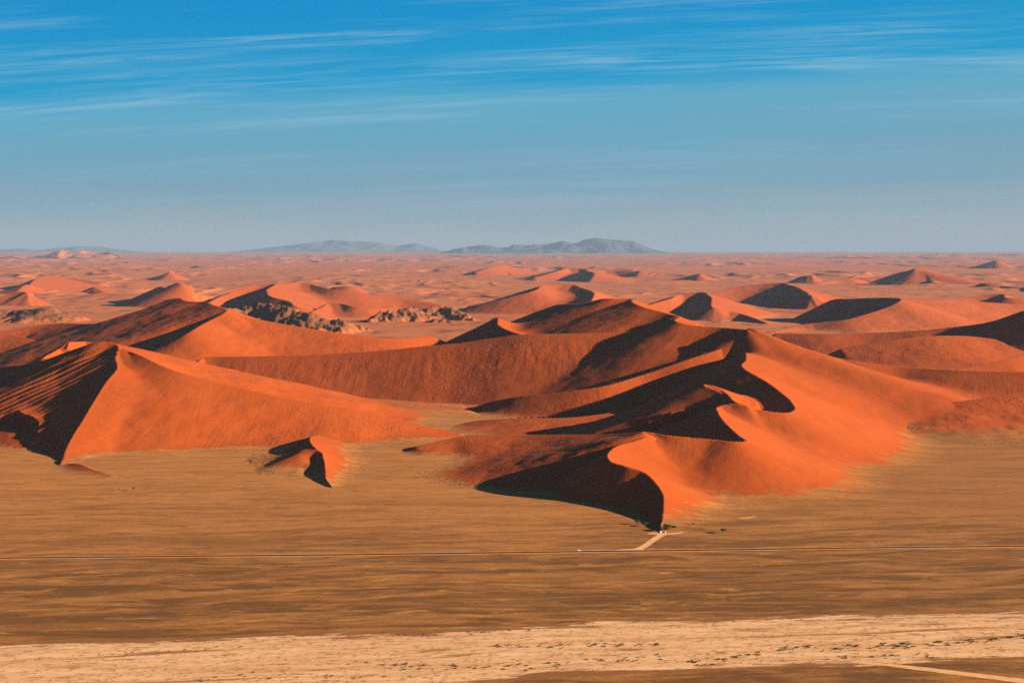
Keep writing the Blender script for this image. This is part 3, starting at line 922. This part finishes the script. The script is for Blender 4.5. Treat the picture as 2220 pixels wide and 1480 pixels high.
def wash_material():
    m, nt, b = new_mat('wash_silt')
    pos = geo_pos(nt)
    rot = mapping_n(nt, pos, rot=(0, 0, math.radians(-6.5)))
    n1 = noise_n(nt, mapping_n(nt, rot, (0.006, 0.05, 0.05)), 1.0, 6, 0.66, 0.7)
    n2 = noise_n(nt, mapping_n(nt, rot, (0.045, 0.13, 0.1)), 1.0, 6, 0.75, 0.4)
    n3 = noise_n(nt, mapping_n(nt, rot, (0.003, 0.030, 0.05), loc=(7, 3, 0)), 1.0, 5, 0.62, 0.8)
    ed = attr(nt, 'edge')
    col = mix_c(nt, ramp(nt, [(0.35, 0.0), (0.62, 1.0)], n1), (0.42, 0.203, 0.088), (0.555, 0.310, 0.152))
    col = mix_c(nt, math_n(nt, 'MULTIPLY', ramp(nt, [(0.53, 0.0), (0.61, 1.0)], n2), 0.8), col, (0.22, 0.088, 0.028))
    col = mix_c(nt, math_n(nt, 'MULTIPLY', ramp(nt, [(0.575, 0.0), (0.63, 1.0)], n3), 0.85), col, (0.19, 0.074, 0.022))
    # broken margin, brown gravel showing through
    mg = math_n(nt, 'ADD', math_n(nt, 'DIVIDE', ed, 34.0), math_n(nt, 'MULTIPLY', math_n(nt, 'SUBTRACT', math_n(nt, 'ADD', n1, math_n(nt, 'MULTIPLY', n2, 0.5)), 0.75), 3.2))
    col = mix_c(nt, ramp(nt, [(0.38, 1.0), (0.55, 0.0)], mg), col, mix_c(nt, n2, (0.13, 0.048, 0.015), (0.24, 0.092, 0.028)))
    nt.links.new(col, b.inputs['Base Color'])
    bump(nt, n2, 0.4, 0.5, b)
    return m


TOP = [(-700, 1425), (0, 1397), (200, 1390), (400, 1385), (567, 1378), (740, 1374), (907, 1371), (1040, 1366), (1207, 1355), (1307, 1348), (1480, 1344), (1747, 1337), (1980, 1328), (2220, 1326), (2900, 1312)]
BOT = [(-700, 1640), (0, 1580), (500, 1530), (850, 1497), (1057, 1479), (1140, 1467), (1273, 1458), (1480, 1449), (1747, 1443), (1890, 1437), (1980, 1431), (2100, 1427), (2220, 1424), (2900, 1405)]


def edge_curve(px, xs):
    P = np.array([at(u, v)[:2] for u, v in px])
    return np.interp(xs, P[:, 0], P[:, 1])


def in_wash(x, y):
    return edge_curve(BOT, x) + 6 < y < edge_curve(TOP, x) - 4


def build_wash():
    xs = np.arange(-900, 1000, 4.0)
    t = edge_curve(TOP, xs)
    b = edge_curve(BOT, xs)
    streak = 10 + fbm(xs / 60.0, xs * 0 + 2.2, 3) * 8
    streak2 = -10 + fbm(xs / 60.0, xs * 0 + 12.2, 3) * 8
    ks = np.linspace(0, 1, 13)
    Y = np.stack([(b + streak2) * (1 - k) + (t + streak) * k for k in ks])
    X = np.repeat(xs[None, :], len(ks), 0)
    E = np.stack([np.minimum(k, 1 - k) * (t - b) for k in ks])
    ob = grid_object('dry_wash', X, Y, np.full_like(X, 0.1), None, wash_material(), {'edge': E})
    structure(ob, 'broad pale dry wash crossing the foreground')


build_wash()


# ------------------------------------------------------------------ plants
def leaf_mesh(name, pts, size, rng, mat, flat=0.6):
    n = len(pts)
    d = rng.normal(size=(n, 3)); d /= np.linalg.norm(d, axis=1, keepdims=True)
    e = np.cross(d, rng.normal(size=(n, 3))); e /= np.linalg.norm(e, axis=1, keepdims=True)
    s = size * rng.uniform(0.6, 1.4, (n, 1))
    V = np.stack([pts - d * s, pts + e * s * flat, pts + d * s, pts - e * s * flat], 1).reshape(-1, 3)
    F = np.arange(4 * n).reshape(-1, 4)
    me = bpy.data.meshes.new(name)
    me.from_pydata(V.tolist(), [], F.tolist())
    me.materials.append(mat)
    return me


def tube_mesh(name, paths, mat, sides=6):
    """paths: lists of (point, radius)"""
    V, F = [], []
    for path in paths:
        b0 = len(V)
        for k, (p, r) in enumerate(path):
            q = path[min(k + 1, len(path) - 1)][0] - path[max(k - 1, 0)][0]
            q = q / (np.linalg.norm(q) + 1e-9)
            a = np.cross(q, (0.3, 0.9, 0.1)); a /= np.linalg.norm(a)
            c = np.cross(q, a)
            for j in range(sides):
                th = 2 * math.pi * j / sides
                V.append(tuple(p + r * (math.cos(th) * a + math.sin(th) * c)))
        for k in range(len(path) - 1):
            for j in range(sides):
                F.append((b0 + k * sides + j, b0 + k * sides + (j + 1) % sides, b0 + (k + 1) * sides + (j + 1) % sides, b0 + (k + 1) * sides + j))
        F.append(tuple(b0 + (len(path) - 1) * sides + j for j in range(sides)))
    me = bpy.data.meshes.new(name)
    me.from_pydata(V, [], F)
    me.polygons.foreach_set('use_smooth', [True] * len(me.polygons))
    me.materials.append(mat)
    return me


MAT_LEAF = plain_material('acacia_leaf', (0.060, 0.062, 0.018), 0.8, 0.1, 0.35, 0.6)
MAT_BARK = plain_material('acacia_bark', (0.07, 0.045, 0.03), 0.9, 0.05, 0.3, 2.0)
MAT_SHRUB = plain_material('shrub_leaf', (0.085, 0.070, 0.018), 0.85, 0.05, 0.4, 0.4)
MAT_DRY = plain_material('dry_stems', (0.10, 0.052, 0.018), 0.9, 0.05, 0.35, 0.3)


def empty_thing(name, loc, label, cat, group=None, rz=0.0):
    o = bpy.data.objects.new(name, None)
    o.location = tuple(float(c) for c in loc)
    o.rotation_euler = (0, 0, rz)
    o['label'], o['category'] = label, cat
    if group:
        o['group'] = group
    COL.objects.link(o)
    return o


def part(name, me, parent):
    o = bpy.data.objects.new(name, me)
    o.parent = parent
    COL.objects.link(o)
    return o


def tree(u, v, h, w, label, seed, z=0.0):
    rng = np.random.RandomState(seed)
    root = empty_thing('tree', at(u, v, z), label, 'tree', 'trees at the foot of the dunes')
    hub = np.array([rng.uniform(-.3, .3), rng.uniform(-.3, .3), h * 0.36])
    paths = [[(np.zeros(3), h * 0.05), (hub * 0.5 + np.array([.12 * h * rng.uniform(-1, 1) * .3, 0, 0]), h * 0.038), (hub, h * 0.032)]]
    tips = []
    for k in range(6):
        th = 2 * math.pi * (k + rng.uniform(-.3, .3)) / 6
        rr = w * 0.5 * rng.uniform(0.45, 0.8)
        tip = np.array([rr * math.cos(th), rr * math.sin(th), h * rng.uniform(0.68, 0.86)])
        mid = hub * 0.45 + tip * 0.55 + np.array([0, 0, -0.04 * h])
        paths.append([(hub, h * 0.022), (mid, h * 0.014), (tip, h * 0.005)])
        tips.append(tip)
    tips.append(np.array([0, 0, h * 0.85]))
    part('trunk', tube_mesh('trunk', paths, MAT_BARK), root)
    pts = []
    for tp in tips:
        for _ in range(4):
            c = tp + rng.normal(size=3) * np.array([w * .10, w * .10, h * .07])
            r = w * rng.uniform(0.10, 0.17)
            q = rng.normal(size=(70, 3)); q /= np.linalg.norm(q, axis=1, keepdims=True)
            q *= r * rng.uniform(0.5, 1.0, (70, 1)) * np.array([1.15, 1.15, 0.7])
            pts.append(c + q)
    pts = np.vstack(pts)
    part('crown', leaf_mesh('crown', pts, 0.034 * w, rng, MAT_LEAF), root)
    return root


tree(1447, 1150, 11.0, 15.0, 'big round dark tree beside the parking place at the dune nose', 1)
tree(1461, 1149, 8.5, 9.0, 'smaller airy tree just right of the big round tree', 2)
tree(1381, 1136, 8.0, 9.5, 'left tree at the foot of the dark dune face', 3)
tree(1398, 1140, 7.5, 10.0, 'low spreading tree between the dark dune face and the nose', 4)
tree(1567, 1155, 7.5, 12.0, 'lone flat topped green tree on the plain right of the nose', 5)
tree(1503, 1138, 4.5, 5.5, 'small thin tree at the right foot of the dune nose', 8)
tree(289, 1063, 6.5, 6.0, 'lone small tree on the tan flat at the left', 6)
tree(259, 1062, 4.0, 3.0, 'tiny bush like tree left of the lone small tree', 7)


def shrub_mesh(seed):
    rng = np.random.RandomState(seed)
    pts = []
    for _ in range(rng.randint(4, 7)):
        c = np.array([rng.normal() * 0.55, rng.normal() * 0.5, rng.uniform(0.25, 0.6)])
        q = rng.normal(size=(16, 3)); q /= np.linalg.norm(q, axis=1, keepdims=True)
        q = c + q * np.array([.48, .45, .30]) * rng.uniform(0.5, 1, (16, 1))
        q[:, 2] = np.abs(q[:, 2])
        pts.append(q)
    return leaf_mesh('shrub', np.vstack(pts), 0.24, rng, MAT_SHRUB, 0.55)


def shrubs():
    rng = np.random.RandomState(11)
    meshes = [shrub_mesh(40 + i) for i in range(7)]
    rows = [([(1490, 1438), (1560, 1430), (1640, 1416), (1700, 1406), (1800, 1404), (1900, 1400), (1980, 1397), (2060, 1392), (2150, 1385), (2230, 1378)], 92, 3.5, 'green brown shrub in the long hedge like row of the wash on the right', 1.0),
            ([(1060, 1401), (1200, 1400), (1300, 1398), (1430, 1397)], 34, 3.0, 'shrub in the middle row of the wash', .9),
            ([(740, 1430), (850, 1444), (1000, 1448), (1150, 1446), (1250, 1438), (1350, 1430), (1480, 1421)], 60, 3.5, 'shrub in the winding row along the near side of the wash', .85),
            ([(400, 1472), (560, 1463), (700, 1470), (860, 1462)], 26, 6, 'dry shrub in the lowest row at the left of the wash', .7),
            ([(1790, 1428), (1900, 1423), (2070, 1419)], 20, 2.5, 'shrub in the short row near the lower right track', .75),
            ([(780, 1377), (1000, 1370), (1230, 1358)], 18, 3, 'scattered shrub on the far bank of the wash', .6),
            ([(240, 1420), (420, 1403), (520, 1395), (640, 1386)], 20, 5, 'scattered dry shrub on the left half of the wash', .6)]
    for px, n, jit, label, sc_ in rows:
        us = np.array([p[0] for p in px], float); vs_ = np.array([p[1] for p in px], float)
        for k in range(n):
            u = rng.uniform(us[0], us[-1])
            v = np.interp(u, us, vs_) + rng.normal() * jit
            o = bpy.data.objects.new('shrub', meshes[rng.randint(7)])
            o.location = tuple(float(c) for c in at(u, v, 0.1))
            sz = sc_ * rng.uniform(1.1, 2.5)
            o.scale = (sz * rng.uniform(1.0, 1.7), sz, sz * rng.uniform(.75, 1.0))
            o.rotation_euler = (0, 0, rng.uniform(0, .6) if rng.rand() < .7 else rng.uniform(0, 6.28))
            o['label'], o['category'], o['group'] = label, 'shrub', label.replace('shrub', 'shrubs', 1)
            COL.objects.link(o)


shrubs()


def dry_grass():
    rng = np.random.RandomState(5)
    n = 20000
    u = rng.uniform(-30, 2250, n); v = rng.uniform(1322, 1500, n)
    dens = fbm(u / 90.0, v / 9.0, 3)
    ok = dens > rng.uniform(-0.25, 0.55, n)
    P = np.array([at(a, b, 0.1) for a, b in zip(u[ok], v[ok])])
    ok = np.array([in_wash(p[0], p[1]) for p in P])
    P = P[ok]
    V, F = [], []
    for p in P:
        s = rng.uniform(0.3, 1.0) ** 1.6 * 2.0
        for _ in range(4):
            th = rng.uniform(0, 6.28)
            dx, dy = math.cos(th) * s, math.sin(th) * s
            b = len(V)
            o = rng.normal(size=2) * s * 0.5
            V += [(p[0] + o[0] - dy * .18, p[1] + o[1] + dx * .18, p[2]), (p[0] + o[0] + dy * .18, p[1] + o[1] - dx * .18, p[2]),
                  (p[0] + o[0] + dx * .9, p[1] + o[1] + dy * .5, p[2] + s * rng.uniform(.3, .8))]
            F.append((b, b + 1, b + 2))
    me = bpy.data.meshes.new('dry_grass')
    me.from_pydata(V, [], F)
    me.materials.append(MAT_DRY)
    ob = bpy.data.objects.new('dry_grass', me)
    COL.objects.link(ob)
    structure(ob, 'sparse dry grass tufts strewn over the pale wash', kind='stuff')


dry_grass()

# ------------------------------------------------------------------ vehicles
MAT_PAINT = plain_material('white_paint', (0.80, 0.78, 0.74), 0.4, 0.4)
MAT_GLASS = plain_material('dark_glass', (0.02, 0.022, 0.025), 0.15, 0.5)
MAT_TYRE = plain_material('tyre_rubber', (0.02, 0.02, 0.02), 0.9, 0.1)
MAT_RIM = plain_material('wheel_metal', (0.4, 0.4, 0.4), 0.4, 0.5)
MAT_LAMP = plain_material('lamp_glass', (0.7, 0.6, 0.5), 0.2, 0.5)


def poly_mesh(name, V, F, mat):
    me = bpy.data.meshes.new(name)
    me.from_pydata(V, [], F)
    me.materials.append(mat)
    return me


def prism(name, prof, y0, y1, mat, taper=0.0):
    """side profile (x, z) swept across the width, the upper points drawn in"""
    zt = max(p[1] for p in prof); zb = min(p[1] for p in prof)
    V = []
    for y in (y0, y1):
        for x, z in prof:
            k = 1 - taper * max(0.0, (z - zb) / (zt - zb) - 0.45)
            V.append((x, y * k, z))
    n = len(prof)
    F = [tuple(range(n)), tuple(range(2 * n - 1, n - 1, -1))] + [(i, i + n, (i + 1) % n + n, (i + 1) % n) for i in range(n)]
    return poly_mesh(name, V, F, mat)


def disc(name, r, y0, y1, mat, seg=18):
    V = [(r * math.cos(2 * math.pi * k / seg), y, r * math.sin(2 * math.pi * k / seg)) for y in (y0, y1) for k in range(seg)]
    F = [tuple(range(seg)), tuple(range(2 * seg - 1, seg - 1, -1))] + [(k, k + seg, (k + 1) % seg + seg, (k + 1) % seg) for k in range(seg)]
    return poly_mesh(name, V, F, mat)


def box(name, x0, x1, y0, y1, z0, z1, mat):
    return prism(name, [(x0, z0), (x1, z0), (x1, z1), (x0, z1)], y0, y1, mat)


def vehicle(u, v, rz, label, van=True, z=0.2):
    root = empty_thing('van' if van else 'car', at(u, v, z), label, 'van' if van else 'car', None, rz)
    L, H, W = (5.4, 2.3, 0.98) if van else (4.7, 1.85, 0.92)
    if van:
        prof = [(-L / 2, .35), (L / 2 - .1, .35), (L / 2, .55), (L / 2 - .05, 1.0), (L / 2 - .75, 1.22), (L / 2 - 1.55, H - .08), (L / 2 - 1.9, H), (-L / 2 + .25, H), (-L / 2, H - .25)]
        win = (H - .95, H - .3, L / 2 - 1.75, -L / 2 + .4)
    else:
        prof = [(-L / 2, .38), (L / 2 - .1, .38), (L / 2, .6), (L / 2 - .05, .98), (L / 2 - 1.25, 1.12), (L / 2 - 1.95, H - .05), (L / 2 - 2.2, H), (-L / 2 + .3, H), (-L / 2, 1.1)]
        win = (1.15, H - .14, L / 2 - 2.1, -L / 2 + .4)
    body = part('body', prism('body', prof, -W, W, MAT_PAINT, 0.16), root)
    z0, z1, xa, xb = win
    n = 3
    for sgn in (-1, 1):
        for k in range(n):
            a = xb + (xa - xb) * (k + .06) / n; b = xb + (xa - xb) * (k + .94) / n
            yy = [sgn * (W * (1 - 0.16 * max(0.0, (zz - .36) / (H - .36) - .45)) + .012) for zz in (z0, z1)]
            part('side_window', poly_mesh('side_window', [(a, yy[0], z0), (b, yy[0], z0), (b, yy[1], z1), (a, yy[1], z1)], [(0, 1, 2, 3)], MAT_GLASS), root)
        part('headlight', box('headlight', L / 2 - .06, L / 2 + .02, sgn * .55 - .14, sgn * .55 + .14, .68, .86, MAT_LAMP), root)
        for xx in (L / 2 - .95, -L / 2 + .95):
            w = part('wheel', disc('wheel', .37, -.13, .13, MAT_TYRE), root)
            w.location = (xx, sgn * (W - .08), .37)
            part('rim', disc('rim', .21, sgn * .125, sgn * .145, MAT_RIM), w)
    wx0, wz0, wx1, wz1 = (L / 2 - .80, 1.26, L / 2 - 1.52, H - .14) if van else (L / 2 - 1.28, 1.16, L / 2 - 1.92, H - .1)
    part('windscreen', poly_mesh('windscreen', [(wx0 + .05, -W * .86, wz0), (wx0 + .05, W * .86, wz0), (wx1 + .05, W * .8, wz1), (wx1 + .05, -W * .8, wz1)], [(0, 1, 2, 3)], MAT_GLASS), root)
    part('rear_window', poly_mesh('rear_window', [(-L / 2 - .012, -W * .7, H * .58), (-L / 2 - .012, W * .7, H * .58), (-L / 2 + (.0 if van else .2) - .012, W * .66, H * .82), (-L / 2 + (.0 if van else .2) - .012, -W * .66, H * .82)], [(0, 1, 2, 3)], MAT_GLASS), root)
    return root


vehicle(1256, 1194, math.radians(3), 'white van standing beside the straight road', True, 0.3)
vehicle(1432, 1154, math.radians(70), 'left white van parked at the nose of the dune', True)
vehicle(1442.5, 1154, math.radians(95), 'right white car parked at the nose of the dune', False)

# ------------------------------------------------------------------ air
def haze():
    x0, x1, y0, y1, z0, z1 = -70000.0, 70000.0, -2500.0, 146000.0, -80.0, 1330.0
    V = [(x, y, z) for z in (z0, z1) for y in (y0, y1) for x in (x0, x1)]
    F = [(0, 2, 3, 1), (4, 5, 7, 6), (0, 1, 5, 4), (2, 6, 7, 3), (0, 4, 6, 2), (1, 3, 7, 5)]
    me = bpy.data.meshes.new('haze')
    me.from_pydata(V, [], F)
    m = bpy.data.materials.new('haze_air')
    m.use_nodes = True
    nt = m.node_tree
    nt.nodes.clear()
    out = nt.nodes.new('ShaderNodeOutputMaterial')
    pv = nt.nodes.new('ShaderNodeVolumePrincipled')
    pv.inputs['Color'].default_value = (0.185, 0.275, 0.395, 1)
    pv.inputs['Density'].default_value = 8.5e-6
    pv.inputs['Anisotropy'].default_value = 0.0
    nt.links.new(pv.outputs[0], out.inputs['Volume'])
    me.materials.append(m)
    ob = bpy.data.objects.new('haze', me)
    COL.objects.link(ob)
    structure(ob, 'thin dusty haze over the whole desert', kind='stuff')


haze()
